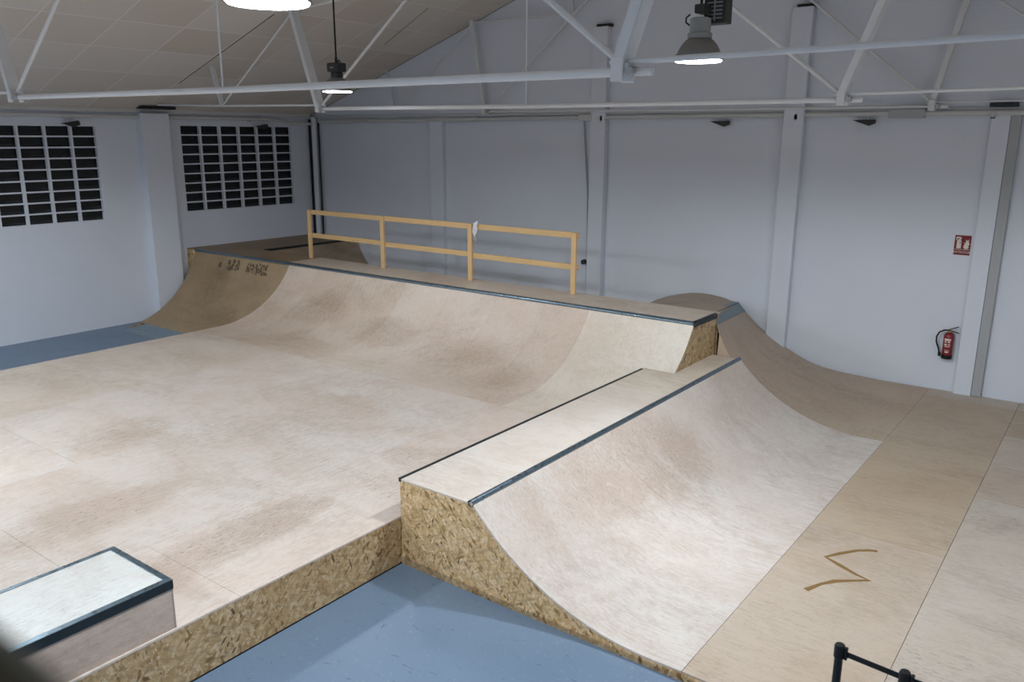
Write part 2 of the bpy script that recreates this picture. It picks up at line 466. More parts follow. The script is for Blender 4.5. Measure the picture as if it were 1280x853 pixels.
# wedge-shaped dark spotlights clipped under the pipes
def clip(p_, ax, label):
    x, y, z = p_
    t = thing('clamp_light', label, 'lamp', p_, 'small clamped spots under the pipes')
    if ax == 'Y': link('housing', MB().prism([(y - .26, z - .02), (y + .10, z + .04), (y + .13, z - .05), (y - .02, z - .10)], 'X', x - .03, x + .05), M['ballast'], t, bevel=.006)
    else: link('housing', MB().prism([(x - .26, z + .02), (x + .12, z + .03), (x + .12, z - .04), (x + .02, z - .08)], 'Y', y - .05, y + .03), M['ballast'], t, bevel=.006)
    link('bracket', MB().bar((x, y, z), (x, y, z + .12), .03, .02), M['pipe'], t)
clip((-18.56, 9.05, 4.61), 'Y', 'small dark clamp spot under the pipe above the left window')
clip((-18.56, 13.95, 4.60), 'Y', 'small dark clamp spot under the pipe above the window near the corner')
clip((-6.6, 15.6, 4.66), 'X', 'small dark clamp spot under the back wall pipe near the middle')
clip((-3.95, 15.6, 4.67), 'X', 'small clamp spot under the back wall pipe right of the middle')

t = thing('corner_downpipe', 'pale downpipe between two black cables in the far left corner', 'pipe', (-18.5, 15.55, 1.6))
link('pipe', MB().tube([(-18.50, 15.58, 1.60), (-18.50, 15.58, 4.83)], .075, 14), M['wall'], t, smooth=True)
link('cable', MB().tube([(-18.66, 15.56, 1.62), (-18.66, 15.56, 4.78)], .035, 8), M['cord'], t, smooth=True, label='thick black cable')
link('cable', MB().tube([(-18.36, 15.62, 1.62), (-18.36, 15.62, 4.72)], .022, 8), M['cord'], t, smooth=True)
t = thing('cable_drop', 'thin dark cable drop with round box beside the second pilaster', 'cable', (-9.75, 15.66, .1))
link('cable', MB().tube([(-9.80, 15.67, 4.72), (-9.66, 15.67, 3.2), (-9.62, 15.67, 1.9), (-9.60, 15.67, .1)], .016, 8), M['column_grey'], t, smooth=True)
link('junction_box', MB().tube([(-9.69, 15.60, 1.66), (-9.69, 15.68, 1.66)], .055, 16), M['ballast'], t, smooth=True)

# ------------------------------------------------------------------ roof trusses
def truss(name, label, y, NL, NR, A, Bn, tie_r, strut_w, sub, has_hanger=True):
    """NL, NR lower nodes (x,z); A rafter node dx from centre; Bn upper node; mirrored about mid"""
    cx = (NL[0] + NR[0]) / 2
    t = thing(name, label, 'roof truss', (cx, y, (NL[1] + NR[1]) / 2), 'white steel roof trusses')
    W = M['truss']
    q = lambda x, z: (x, y, z)
    link('tie_rod', MB().tube([q(NL[0] + .05, NL[1] - .03), q(cx, (NL[1] + NR[1]) / 2 - .045), q(NR[0] - .05, NR[1] - .03)], tie_r, 12), W, t, smooth=True)
    for side in (-1, 1):
        N0 = NL if side < 0 else NR
        xa = cx + side * abs(A); xb = cx + side * abs(Bn[0]); 
        lim = lambda x: max(min(x, XR), XL)
        ctop = (xa, zc(lim(xa)) - .01)
        # main strut: pair of flats
        st = MB()
        st.bar(q(N0[0], N0[1] + .02), q(*ctop), strut_w, .035)
        st.bar((N0[0] - .03, y - strut_w / 2, N0[1] + .02), (ctop[0] - .03, y - strut_w / 2, ctop[1]), .012, .085)
        link('strut', st, W, t)
        # rod to upper node and on to the ridge
        link('rod', MB().tube([q(N0[0] - side * .06, N0[1] + .05), q(xb, Bn[1]), q(cx + side * .25, zc(cx + side * .25) - .03)], .026, 8), W, t, smooth=True)
        link('rod', MB().tube([q(xa - side * .02, ctop[1] - .05), q(xb, Bn[1])], .02, 8), W, t, smooth=True)
        xt = xb + side * .12
        link('strut', MB().bar(q(xb, Bn[1]), q(xt, zc(lim(xt)) - .01), .06, .03), W, t)
        # outer tie and sub node
        xo = XL + .05 if side < 0 else XR - .05
        zo = 5.03
        zs = N0[1] + (zo - N0[1]) * (sub - abs(N0[0] - cx)) / abs(xo - N0[0])
        xs = cx + side * sub
        link('outer_tie', MB().tube([q(N0[0] + side * -.12, N0[1] + .035), q(xs, zs), q(xo, zo)], tie_r * .62, 10), W, t, smooth=True)
        xst = xs + side * .27
        link('strut', MB().bar(q(xs, zs), q(xst, zc(lim(xst)) - .01), strut_w * .6, .03), W, t)
        link('rod', MB().tube([q(xs, zs), q(xa, ctop[1] - .05)], .02, 8), W, t, smooth=True)
        # node: gusset block with bolts
        g = link('gusset', MB().box(N0[0] - .07, N0[0] + .03, y - .09, y - .06, N0[1] - .10, N0[1] + .07).box(N0[0] - .07, N0[0] + .03, y + .06, y + .09, N0[1] - .10, N0[1] + .07)
             .box(N0[0] - .05, N0[0] + .05, y - .06, y + .06, N0[1] - .05, N0[1] + .03), W, t, bevel=.006)
        link('bolt', MB().tube([(N0[0] + .07, y - .08, N0[1] - .03), (N0[0] + .07, y + .08, N0[1] - .03)], .035, 6), M['column_grey'], g)
        if side > 0:
            link('bolt', MB().tube([q(N0[0] + .03, N0[1] - .035), q(N0[0] + .22, N0[1] - .035)], .028, 8), W, g, smooth=True)
    if has_hanger:
        link('hanger', MB().tube([q(cx, (NL[1] + NR[1]) / 2 - .04), q(cx, zc(cx) - .02)], .010, 8), W, t, smooth=True)
truss('roof_truss', 'white steel roof truss nearest the viewer with the thick lit tie rod', 5.46, (-12.73, 4.90), (-3.08, 4.875), 5.47, (2.15, 6.87), .034, .15, 8.0)
truss('roof_truss', 'white steel roof truss second from the back wall', 10.9, (-12.72, 4.895), (-3.07, 4.875), 5.47, (2.15, 6.9), .034, .17, 7.95)
truss('roof_truss', 'thin white steel roof truss set against the back wall', 15.5, (-12.36, 4.95), (-2.92, 4.93), 5.10, (2.38, 6.87), .022, .09, 7.65, False)

# ------------------------------------------------------------------ high-bay lamps
def high_bay(loc, R, label, kind, power=1.0):
    x, y, z = loc
    t = thing('high_bay_lamp', label, 'lamp', loc, 'high bay lamps under the roof')
    k = R / .22
    prof = [(R, 0), (R, .05 * k), (R * .93, .055 * k), (R * .88, .085 * k), (R * .76, .135 * k), (R * .60, .175 * k), (R * .50, .19 * k)]
    inner = [(r - .006, zz - .003) for r, zz in prof[::-1]]
    bl = link('reflector', MB().lathe((x, y, z), prof + inner[:-1] + [(R - .006, .004)]), M['bell'], t, smooth=True)
    link('rim', MB().lathe((x, y, z), [(R + .010, -.004), (R + .010, .022), (R + .001, .022), (R + .001, -.004), (R + .010, -.004)]), M['lamp_head'], bl, smooth=True)
    link('lens', MB().lathe((x, y, z), [(R * .99, .002), (R * 1.0, -.006), (R * .96, -.016), (R * .6, -.020), (0.0001, -.022)]), M['lens'], t, smooth=True)
    if kind == 'grille':
        link('housing', MB().lathe((x, y, z + .19 * k), [(.105, 0), (.115, .01), (.115, .05), (.098, .055), (.098, .18), (.08, .19)], 24), M['lamp_head'], t, smooth=True)
        bx = link('ballast_box', MB().box(x - .02, x + .20, y + .10, y + .26, z + .335, z + .63).box(x - .05, x + .06, y - .05, y + .12, z + .42, z + .50), M['ballast'], t, bevel=.01)
        for i in range(7):
            zz = z + .375 + i * .035
            link('grille_slat', MB().box(x + .02, x + .17, y + .088, y + .10, zz, zz + .012), M['lamp_head'], bx)
        link('grille_bar', MB().box(x + .09, x + .103, y + .080, y + .09, z + .355, z + .61), M['lamp_head'], bx)
        link('handle', MB().tube([(x - .11, y, z + .32), (x - .15, y, z + .35), (x - .15, y, z + .39), (x - .11, y, z + .42)], .008, 8), M['black'], t, smooth=True)
        top = z + .50
    else:
        link('ballast_box', MB().box(x - .13, x + .13, y - .10, y + .10, z + .30, z + .44).box(x - .08, x + .08, y - .07, y + .07, z + .19, z + .30), M['ballast'], t, bevel=.02)
        link('nameplate', MB().box(x - .03, x + .04, y - .108, y - .10, z + .35, z + .375), M['lamp_head'], t)
        link('gland', MB().tube([(x, y, z + .44), (x, y, z + .52)], .022, 10), M['black'], t, smooth=True)
        link('hook', MB().tube([(x + .02, y, z + .44), (x + .06, y, z + .48), (x + .10, y, z + .45)], .012, 8), M['black'], t, smooth=True)
        top = z + .52
    zz = zc(x)
    link('cord', MB().tube([(x, y, top - .01), (x - .01, y, (top + zz) / 2), (x - .03, y, zz)], .014, 8), M['cord'], t, smooth=True)
    link('ceiling_hook', MB().tube([(x - .03, y, zz), (x - .03, y, zz - .04)], .03, 10), M['pipe'], t, smooth=True)
    ld = bpy.data.lights.new('high_bay_light', 'SPOT'); ld.shadow_soft_size = R * .8
    ld.energy = LAMP_W * power; ld.color = (.87, .94, 1.0); ld.spot_size = math.radians(LAMP_SPREAD); ld.spot_blend = .25
    lo = bpy.data.objects.new('lamp_beam', ld); COL.objects.link(lo); lo.parent = t; lo.location = (0, 0, -.04)
    return t
LAMP_W = 540; LAMP_SPREAD = 167
high_bay((-3.56, 7.72, 5.105), .222, 'lit high bay lamp with grilled ballast box, right of the middle', 'grille')
high_bay((-10.75, 9.58, 5.08), .235, 'lit bell lamp on a black cord, partly behind the tie rod', 'box', .22)
high_bay((-3.95, 3.05, 5.10), .225, 'large bright lamp cut by the top edge of the photo', 'box')
# same fittings outside the frame; right and front ones added to brighten the hall
high_bay((-10.6, 3.3, 5.10), .225, 'high bay lamp over the left part of the platform, outside the frame', 'box', .75)
high_bay((-16.3, 2.2, 5.10), .225, 'high bay lamp near the left wall, outside the frame', 'box', .9)
high_bay((1.4, 7.7, 5.10), .225, 'unseen fill lamp added near the right wall, outside the frame', 'box', .45)
high_bay((-3.9, -1.5, 5.10), .225, 'unseen fill lamp added behind the gallery, outside the frame', 'box', .5)
high_bay((-10.6, -1.3, 5.10), .225, 'unseen fill lamp added near the front wall, outside the frame', 'box', .5)

# ------------------------------------------------------------------ raised platform
PZ = .54
t = thing('raised_floor_platform', 'large low plywood platform with strand board edge', 'skate platform', (-10, 5, 0))
fr = MB().box(-14.74, -14.70, .3, 9.2, 0, PZ - .018)
link('side_panel', MB().box(-5.672, -5.654, .3, 5.65, 0, PZ - .018), M['osb_y'], t)
link('side_panel', MB().box(-14.74, -14.722, .3, 9.6, 0, PZ - .018), M['osb_y'], t)
link('side_panel', MB().box(-14.722, -5.672, .3, .318, 0, PZ - .018), M['osb_x'], t)
link('floor_strip', MB().box(-5.656, -5.648, .3, 5.65, 0, .012), M['black'], t, label='thin black line along the foot of the platform')
xb = [-14.74, -12.15, -9.70, -7.11, -5.65]
yb = [[.3, 2.0, 6.9, 9.15], [.3, 4.3, 9.15], [.3, 3.0, 6.9, 9.15], [.3, 3.7, 6.2, 9.15]]
tones = ['cream', 'white', 'white', 'rose']
ply('cream', (.715, .64, .565), (.60, .50, .41), 1, .4, .3, 2.0)
ply('white', (.735, .67, .62), (.63, .53, .455), 1, .75, .25, 2.1, [(-8.2, 3.6, .55, 1.3, .0, 1.0), (-10.3, 5.2, .6, .9, .2, .8), (-8.6, 7.6, 1.0, .9, 0, .5)])
ply('rose', (.735, .655, .60), (.62, .51, .44), 1, .95, .3, 4.4, [(-6.6, 4.4, .42, 1.5, .05, 1.0), (-6.4, 3.4, .3, .6, .3, .9)])
ply('white2', (.75, .70, .66), (.64, .56, .50), 1, .35, .2, 6.4)
gap = .0015
for i in range(4):
    for j in range(len(yb[i]) - 1):
        tone = tones[i] if not (i == 1 and j == 0) else 'white2'
        link('deck_sheet', MB().box(xb[i] + gap, xb[i + 1] - gap, yb[i][j] + gap, yb[i][j + 1] - gap, PZ - .018, PZ), PLY[tone], t)

# ------------------------------------------------------------------ long quarter pipe
DZ = 1.625; QY0 = 9.66; QY1 = 11.55; R1 = 2.155
QK = (DZ - .02 - PZ) / (R1 - math.sqrt(R1 * R1 - (QY1 - QY0) ** 2))
def qz(y): return PZ if y <= QY0 else PZ + QK * (R1 - math.sqrt(max(0, R1 * R1 - (y - QY0) ** 2)))
def qprof(y0, y1=QY1, n=24): return [(y0 + (y1 - y0) * i / n, qz(y0 + (y1 - y0) * i / n)) for i in range(n + 1)]
LY0 = 9.4; LR = 2.30
def lz(y): return 0.004 if y <= LY0 else .004 + LR - math.sqrt(max(0, LR * LR - (y - LY0) ** 2))
LY1 = 11.56
def lprof(y0, n=24): return [(y0 + (LY1 - y0) * i / n, lz(y0 + (LY1 - y0) * i / n) * (DZ - .02) / lz(LY1)) for i in range(n + 1)]
t = thing('long_quarter_pipe', 'long plywood quarter pipe with steel coping across the back', 'skate ramp', (-11, 11, 0))
tl = {0: ('bare', (.71, .60, .51), (.60, .46, .36), .25, .3, 3.0), 1: ('tan', (.655, .545, .455), (.52, .40, .31), .9, .5, 5.0), 2: ('mid', (.68, .58, .495), (.55, .43, .345), .85, .5, 7.0),
      3: ('pale', (.71, .625, .55), (.59, .48, .40), .7, .35, 8.0), 4: ('pale3', (.71, .62, .55), (.585, .475, .395), .8, .4, 9.5), 5: ('pinkish', (.70, .605, .53), (.575, .46, .375), .8, .4, 11.),
      6: ('tan2', (.69, .59, .515), (.565, .45, .365), .7, .4, 12.), 7: ('clean', (.76, .70, .62), (.66, .58, .50), .12, .15, 13.)}
WL = [(-13.0, 10.9, .9, .45, 0, .8), (-11.0, 10.6, 1.1, .5, 0, .7), (-9.0, 10.5, 1.2, .5, .1, .8), (-7.8, 10.1, .7, .6, 0, .6), (-12.4, 9.7, 1.2, .5, 0, .4)]
for k, (nm, a, b_, sf, wr, sd) in tl.items(): ply(nm, a, b_, 1, sf, wr, 3.0 + k * .07, WL if k != 7 else (), 1.2)
xs = [-14.75, -13.81, -12.6, -11.2, -10.05, -8.95, -7.9, -7.02, -5.65]
for i in range(8):
    a, b_ = xs[i] + gap, xs[i + 1] - gap
    nm = tl[i][0]
    link('riding_surface', MB().sheet(qprof(9.155), 'X', a, b_), PLY[nm], t, smooth=True)
link('riding_surface', MB().sheet(qprof(10.90, n=12), 'X', -5.65, -5.15), PLY['clean'], t, smooth=True)
ply('umber', (.42, .31, .19), (.29, .21, .125), 1, .8, .5, 15., [(-17.2, 11.1, .7, .6, 0, .8), (-16.4, 10.5, .9, .5, 0, .7)], 1.2)
ply('umber2', (.33, .245, .15), (.235, .17, .10), 1, .2, .5, 16.)
link('riding_surface', MB().sheet(lprof(9.95), 'X', -18.36, -14.752), PLY['umber'], t, smooth=True, label='darker brown plywood section at the left end')
# frames under the surface
und = lambda pr: [(y, z - .02) for y, z in pr]
link('side_panel', MB().prism([(10.92, .94)] + und(qprof(10.92, n=14)) + [(12.42, DZ - .02), (12.42, .94)], 'X', -5.17, -5.152), M['osb_y2'] if 'osb_y2' in M else M['osb_y'], t)
link('side_panel', MB().prism([(9.3, 0)] + [(9.3, PZ - .03)] + und(qprof(9.4, n=14)) + [(12.55, DZ - .02), (12.55, 0)], 'X', -14.77, -14.752), M['osb_y'], t)
link('side_panel', MB().prism([(9.6, 0)] + und(lprof(9.95, 14)) + [(12.5, DZ - .02), (12.5, 0)], 'X', -18.36, -18.342), M['osb_y'], t)
link('side_panel', MB().box(XL + .005, -18.36, 11.56, 11.578, 0, DZ - .018), M['osb_x'], t)
link('back_panel', MB().box(-17.05, -5.17, 12.53, 12.548, 0, DZ - .018), M['osb_x'], t)
ply('deckpale', (.66, .565, .475), (.52, .41, .32), 0, .3, .4, 17.)
ply('deckpale2', (.70, .62, .53), (.58, .48, .39), 0, .2, .3, 19.)
for a, b_, nm in ((-18.74, -14.9, 'umber2'), (-14.9, -12.5, 'deckpale'), (-12.5, -10.05, 'deckpale'), (-10.05, -7.6, 'deckpale2'), (-7.6, -5.15, 'deckpale2')):
    link('deck', MB().box(max(a, XL + .004) + gap, b_ - gap, 11.57, 12.55, DZ - .018, DZ), PLY[nm], t)
cp = link('coping', MB().tube([(-18.34, 11.555, DZ - .02), (-5.15, 11.555, DZ - .02)], .030, 16), M['steel'], t, smooth=True)
link('coping_flange', MB().box(-18.34, -5.15, 11.575, 11.635, DZ, DZ + .005).box(-18.34, -5.15, 11.574, 11.582, DZ - .03, DZ), M['steel'], cp, bevel=.001)
link('end_shadow_strip', MB().box(-5.20, -5.145, 11.56, 12.42, DZ, DZ + .005).box(-5.150, -5.144, 11.56, 12.42, DZ - .075, DZ + .005), M['steel_dark'], t, label='dark strip on the right deck end, standing for the shadow under it')  # dark strip puts the shadow under the deck end into colour
link('coping_end', MB().tube([(-5.152, 11.555, DZ - .02), (-5.12, 11.555, DZ - .02)], .034, 14), M['steel_dark'], cp, smooth=True)
# rubbed writing remains near the left top
st = MB()
for (cx, w_, hh) in ((-17.25, .08, .05), (-16.75, .45, .10), (-16.15, .16, .08), (-15.75, .55, .10)):
    for _ in range(int(w_ * 110) + 4):
        x = cx + random.uniform(-w_ / 2, w_ / 2); yy = 11.46 + random.uniform(-hh, hh) * .5
        zz = lambda y: lz(y) * (DZ - .02) / lz(LY1) + .004
        a = random.uniform(.015, .06); h_ = random.uniform(.01, .035)
        dx = random.uniform(-.02, .02)
        st.add([(x, yy, zz(yy)), (x + a, yy, zz(yy)), (x + a + dx, yy + h_, zz(yy + h_)), (x + dx, yy + h_, zz(yy + h_))], [(0, 1, 2, 3)])
link('rubbed_marks', st, M['stain'], t, label='dark rubbed marks just below the coping')
link('back_rest', MB().box(-14.9, -5.3, 12.50, 12.55, .1, .2), M['osb_dark'], t)

# blue transition plate at the foot of the brown section
pl = MB().sheet([(9.38, .006), (9.6, .02), (9.97, lz(9.97) * .93 + .006)], 'X', -18.1, -14.76, .004)
tag(link('transition_plate', pl, M['blue_plate']), 'blue painted plate at the foot of the brown ramp by the left wall', 'metal plate')

# corner deck and side quarter behind the railing
t = thing('corner_quarter_pipe', 'small dark plywood quarter pipe behind the railing in the far left corner', 'skate ramp', (-17, 14.1, 0))
def sp(u, n=16):
    pts = []
    r = 1.5; zb = PZ
    zt = 1.58
    x1 = -17.05; dz = zt - zb; dx = math.sqrt(r * r - (r - dz) ** 2)
    x0 = x1 + dx
    for i in range(n + 1):
        x = x1 + dx * i / n
        pts.append((x, zb + r - math.sqrt(max(0, r * r - (x0 - x) ** 2))))
    pts.append((-9.0, zb))
    return pts
ply('shade', (.38, .30, .22), (.28, .21, .15), 1, .3, .5, 21.)
ply('shade_dark', (.22, .17, .11), (.15, .11, .07), 1, .2, .5, 22.)
link('riding_surface', MB().sheet(sp(0), 'Y', 12.56, 15.66), PLY['shade'], t, smooth=True)
link('deck', MB().box(XL + .004, -17.06, 12.553, 15.69, DZ - .018, DZ), PLY['umber2'], t)
link('side_panel', MB().prism([(-17.05, 0)] + [(x, z - .02) for x, z in sp(0)] + [(-9, 0)], 'Y', 15.64, 15.66), M['osb_x'], t)
link('side_panel', MB().box(-17.08, -17.06, 12.56, 15.68, 0, DZ - .02), M['osb_y'], t)
link('coping', MB().tube([(-17.05, 12.6, DZ - .025), (-17.05, 15.66, DZ - .025)], .030, 12), M['steel_dark'], t, smooth=True)

# ------------------------------------------------------------------ pine railing
RY = 12.39; HT = 1.10
t = thing('pine_railing', 'raw pine guard railing with four posts on the back deck', 'railing', (-11.5, RY, DZ))
px = [-15.02, -12.68, -10.27, -7.88]
for x in px: link('post', MB().box(x - .05, x + .05, RY - .035, RY + .01, DZ, DZ + HT), M['pine'], t, bevel=.004)
segs = [(px[0] - .05, px[1]), (px[1], px[2]), (px[2], px[3] + .07)]
for i, (a, b_) in enumerate(segs):
    e = .003
    link('top_rail', MB().box(a + e, b_ - e, RY + .011, RY + .055, DZ + HT - .10, DZ + HT + .002 * i), M['pine_x'], t, bevel=.004)
    link('middle_rail', MB().box(a + e, b_ - e, RY + .011, RY + .055, DZ + .475 - .02 * i, DZ + .575 - .02 * i), M['pine_x'], t, bevel=.004)
# knotted white rag
rg = MB()
random.seed(3)
def strip(pts, w):
    o = []
    for i, (x, y, z) in enumerate(pts):
        ww = w * (1 + .35 * math.sin(i * 2.1)); a = i * .7
        o.append((x - ww * math.cos(a * .3), y - ww * .3 * math.sin(a), z)); o.append((x, y - .02, z + .004)); o.append((x + ww * math.cos(a * .3), y + ww * .3 * math.sin(a), z))
    fs = []
    for i in range(len(pts) - 1):
        fs += [(3 * i, 3 * i + 1, 3 * i + 4, 3 * i + 3), (3 * i + 1, 3 * i + 2, 3 * i + 5, 3 * i + 4)]
    rg.add(o, fs)
rx = -10.13; top = DZ + HT
rg.tube([(rx, RY + .0, top - .11), (rx - .01, RY - .005, top - .02), (rx, RY + .03, top + .022), (rx + .01, RY + .075, top - .02), (rx, RY + .07, top - .11)], .03, 8, radii=[.025, .04, .045, .035, .02])
rg.tube([(rx + .04, RY - .0, top + .04), (rx + .0, RY - .02, top - .0), (rx + .01, RY - .03, top - .08)], .04, 8, radii=[.03, .05, .03])
strip([(rx + .02 * math.sin(i), RY - .03, top - .04 - i * .035) for i in range(9)], .035)
strip([(rx - .03 + .015 * math.cos(i), RY - .035, top - .02 - i * .035) for i in range(6)], .028)
o = tag(link('knotted_rag', rg, M['rag'], smooth=True), 'white rag knotted round the top rail of the pine railing', 'rag')

# ------------------------------------------------------------------ small quarter pipe in front
MX0, MXC, MXT, MZT, MR = -5.65, -2.75, -4.70, .955, 2.575
ZF = .085
def mz(x): return ZF if x >= MXC else ZF + MR - math.sqrt(MR * MR - (MXC - x) ** 2)
def mprof(n=30): return [(MXT + (MXC - MXT) * i / n, mz(MXT + (MXC - MXT) * i / n)) for i in range(n + 1)] + [(-2.445, ZF + .004)]
t = thing('small_quarter_pipe', 'low plywood quarter pipe with strand board side in the foreground', 'skate ramp', (-4, 9, 0))
WM = [(-4.25, 8.3, .62, 1.9, -.05, .95), (-4.35, 6.9, .4, .9, 0, .6), (-4.3, 11.4, .5, 1.2, 0, .55)]
ply('mwhite', (.72, .67, .63), (.58, .48, .415), 0, .6, .3, 31., WM)
ply('mrose', (.715, .66, .62), (.57, .47, .405), 0, .65, .35, 31.5, WM)
ply('mwhite2', (.725, .68, .64), (.60, .51, .45), 0, .5, .25, 35., WM)
pr = mprof()
for a, b_, nm in ((5.65, 8.10, 'mwhite'), (8.10, 10.25, 'mrose'), (10.25, 12.35, 'mwhite2')):
    link('riding_surface', MB().sheet(pr, 'Y', a + (gap if a > 6 else 0), b_ - gap), PLY[nm], t, smooth=True)
poly = [(MX0, 0.03), (-2.0, 0.03), (-2.0, ZF - .02)] + [(x, z - .02) for x, z in pr[::-1]] + [(MXT - .03, MZT - .02), (MX0, MZT - .02)]
link('side_panel', MB().prism(poly, 'Y', 5.652, 5.670), M['osb_x'], t)
link('base_strip', MB().prism([(MX0, 0), (-2.0, 0), (-2.0, .045), (-3.6, .05), (-4.6, .065), (MX0, .085)], 'Y', 5.640, 5.652), M['osb_dark'], t)
link('side_panel', MB().prism([(MX0 + .1, 0), (-2.5, 0), (-2.5, ZF - .03)] + [(x, z - .025) for x, z in pr[::-1]] + [(MXT - .03, MZT - .02), (MX0 + .1, MZT - .02)], 'Y', 12.33, 12.348), M['osb_x'], t)
link('back_panel', MB().box(MX0 - .0, MX0 + .018, 5.67, 12.33, 0, MZT - .018), M['osb_y'], t)
link('deck', MB().box(MX0, MXT - .012, 5.652, 9.9 - gap, MZT - .018, MZT), ply('mdeck', (.72, .67, .62), (.60, .52, .46), 0, .2, .2, 37.), t)
link('deck', MB().box(MX0, MXT - .012, 9.9 + gap, 12.35, MZT - .018, MZT), PLY['deckpale2'], t)
cp = link('coping', MB().tube([(MXT, 5.64, MZT), (MXT, 12.36, MZT)], .034, 18, cap=False).tube([(MXT, 5.64, MZT), (MXT, 12.36, MZT)], .029, 18, cap=False), M['steel'], t, smooth=True)
link('tube_dark', MB().tube([(MXT, 5.70, MZT), (MXT, 5.71, MZT)], .0288, 14).tube([(MXT, 12.30, MZT), (MXT, 12.31, MZT)], .0288, 14), M['black'], cp)  # black discs stand for the dark inside the open tube ends
link('edge_trim', MB().box(MX0 - .014, MX0 + .014, 5.645, 10.88, MZT - .03, MZT + .012), M['steel_dark'], t, bevel=.002, label='black trim along the left edge of the small deck')

# ------------------------------------------------------------------ flat plywood floor at right
t = thing('plywood_floor', 'flat plywood sheet floor right of the small quarter pipe', 'plywood floor', (0, 10, 0))
ply('fbrown', (.55, .45, .34), (.43, .335, .24), 0, .35, .5, 41.)
ply('fbrown2', (.58, .49, .40), (.46, .37, .29), 0, .6, .5, 41.3)
ply('fpale', (.60, .53, .46), (.48, .40, .33), 0, .6, .5, 45.)
ply('fgrey', (.59, .53, .465), (.44, .385, .33), 0, 1.0, .5, 47.)
ply('frose', (.55, .46, .38), (.43, .335, .26), 0, .5, .5, 49.)
sheets = [(-2.444, -1.066, 5.652, 9.1, 'fbrown2'), (-2.444, -1.066, 9.1, 15.22, 'fbrown'), (-2.444, -1.066, 15.22, 15.69, 'fpale'),
          (-1.064, 2.9, 5.652, 8.6, 'fgrey'), (-1.064, 2.9, 8.6, 11.02, 'fgrey'), (-1.064, 2.9, 11.02, 12.33, 'frose'), (-1.064, 2.9, 12.33, 13.74, 'fpale'), (-1.064, 2.9, 13.74, 15.22, 'fbrown'), (-1.064, 2.9, 15.22, 15.69, 'frose')]
for a, b_, c, d, nm in sheets:
    link('floor_sheet', MB().box(a + gap, b_ - gap, c + gap, d - gap, ZF - .018, ZF), PLY[nm], t)
link('frame', MB().box(-1.99, 2.9, 5.655, 5.69, 0, ZF - .018).box(2.86, 2.9, 5.69, 15.66, 0, ZF - .018).box(-2.40, 2.86, 15.6, 15.66, 0, ZF - .018), M['osb_x'], t)
# zigzag glue line on the floor
zz_ = [(-1.671, 8.818), (-1.75, 8.78), (-1.847, 8.70), (-1.97, 8.53), (-2.076, 8.352), (-1.90, 8.26), (-1.72, 8.17), (-1.586, 8.127), (-1.72, 8.02), (-1.85, 7.91), (-1.95, 7.76), (-2.033, 7.56)]
gm = MB(); vs = []
for i, (x, y) in enumerate(zz_):
    a = Vector(zz_[max(i - 1, 0)]); b_ = Vector(zz_[min(i + 1, len(zz_) - 1)]); d = (b_ - a).normalized(); n_ = Vector((-d.y, d.x)) * (.026 + .006 * math.sin(i * 3))
    vs += [(x - n_.x, y - n_.y, ZF + .0005), (x, y, ZF + .005), (x + n_.x, y + n_.y, ZF + .0005)]
gm.add(vs, [q for i in range(len(zz_) - 1) for q in ((3 * i, 3 * i + 1, 3 * i + 4, 3 * i + 3), (3 * i + 1, 3 * i + 2, 3 * i + 5, 3 * i + 4))])
link('glue_line', gm, M['glue'], t, label='brown zigzag glue line')

# ------------------------------------------------------------------ roll-over ramp at the back wall
t = thing('roll_over_ramp', 'brown curved plywood ramp rising along the back wall behind the long deck', 'skate ramp', (-4.5, 14, 0))
near = []
for i in range(21):
    x = -5.18 + 2.0 * i / 20; near.append((x, ZF + 2.06 - math.sqrt(max(0, 2.06 ** 2 - (-3.18 - x) ** 2))))
s_ = (1.612 - ZF) / (near[0][1] - ZF); near = [(x, ZF + (z - ZF) * s_) for x, z in near] + [(-2.9, ZF), (-2.446, ZF)]
farp = [(-6.05, 1.165), (-5.99, 1.10), (-5.78, .91), (-5.57, .735), (-5.3, .565), (-5.047, .425), (-4.8, .305), (-4.549, .205), (-4.25, .142), (-3.96, .112), (-3.6, .10), (-3.2, ZF), (-2.446, ZF)]
def resample(pl_, n):
    L = [0]
    for a, b_ in zip(pl_, pl_[1:]): L.append(L[-1] + math.dist(a, b_))
    out = []
    for i in range(n + 1):
        s0 = L[-1] * i / n; j = 0
        while j < len(L) - 2 and L[j + 1] < s0: j += 1
        k = (s0 - L[j]) / max(1e-9, L[j + 1] - L[j]); a, b_ = pl_[j], pl_[j + 1]
        out.append((a[0] + (b_[0] - a[0]) * k, a[1] + (b_[1] - a[1]) * k))
    return out
def ruled(A, ya, B, yb_, n, m=14, th=.02):
    A = resample(A, n); B = resample(B, n); mb = MB(); vs = []
    for lay in (0, th):
        for j in range(m + 1):
            k = j / m
            for i in range(n + 1):
                vs.append((A[i][0] * (1 - k) + B[i][0] * k, ya * (1 - k) + yb_ * k, A[i][1] * (1 - k) + B[i][1] * k - lay))
    W_ = n + 1; H_ = m + 1; fs = []
    for lay in (0, 1):
        o = lay * W_ * H_
        for j in range(m):
            for i in range(n): fs.append((o + j * W_ + i, o + j * W_ + i + 1, o + (j + 1) * W_ + i + 1, o + (j + 1) * W_ + i))
    o = W_ * H_
    for i in range(n):
        fs.append((i, i + 1, o + i + 1, o + i)); q = m * W_; fs.append((q + i, q + i + 1, o + q + i + 1, o + q + i))
    for j in range(m):
        fs.append((j * W_, (j + 1) * W_, o + (j + 1) * W_, o + j * W_)); q = n; fs.append((j * W_ + q, (j + 1) * W_ + q, o + (j + 1) * W_ + q, o + j * W_ + q))
    mb.add(vs, fs); return mb
ply('roll', (.56, .45, .345), (.45, .345, .25), 1, .25, .45, 41.2)
ply('roll2', (.50, .39, .28), (.34, .25, .17), 0, .2, .4, 53.)
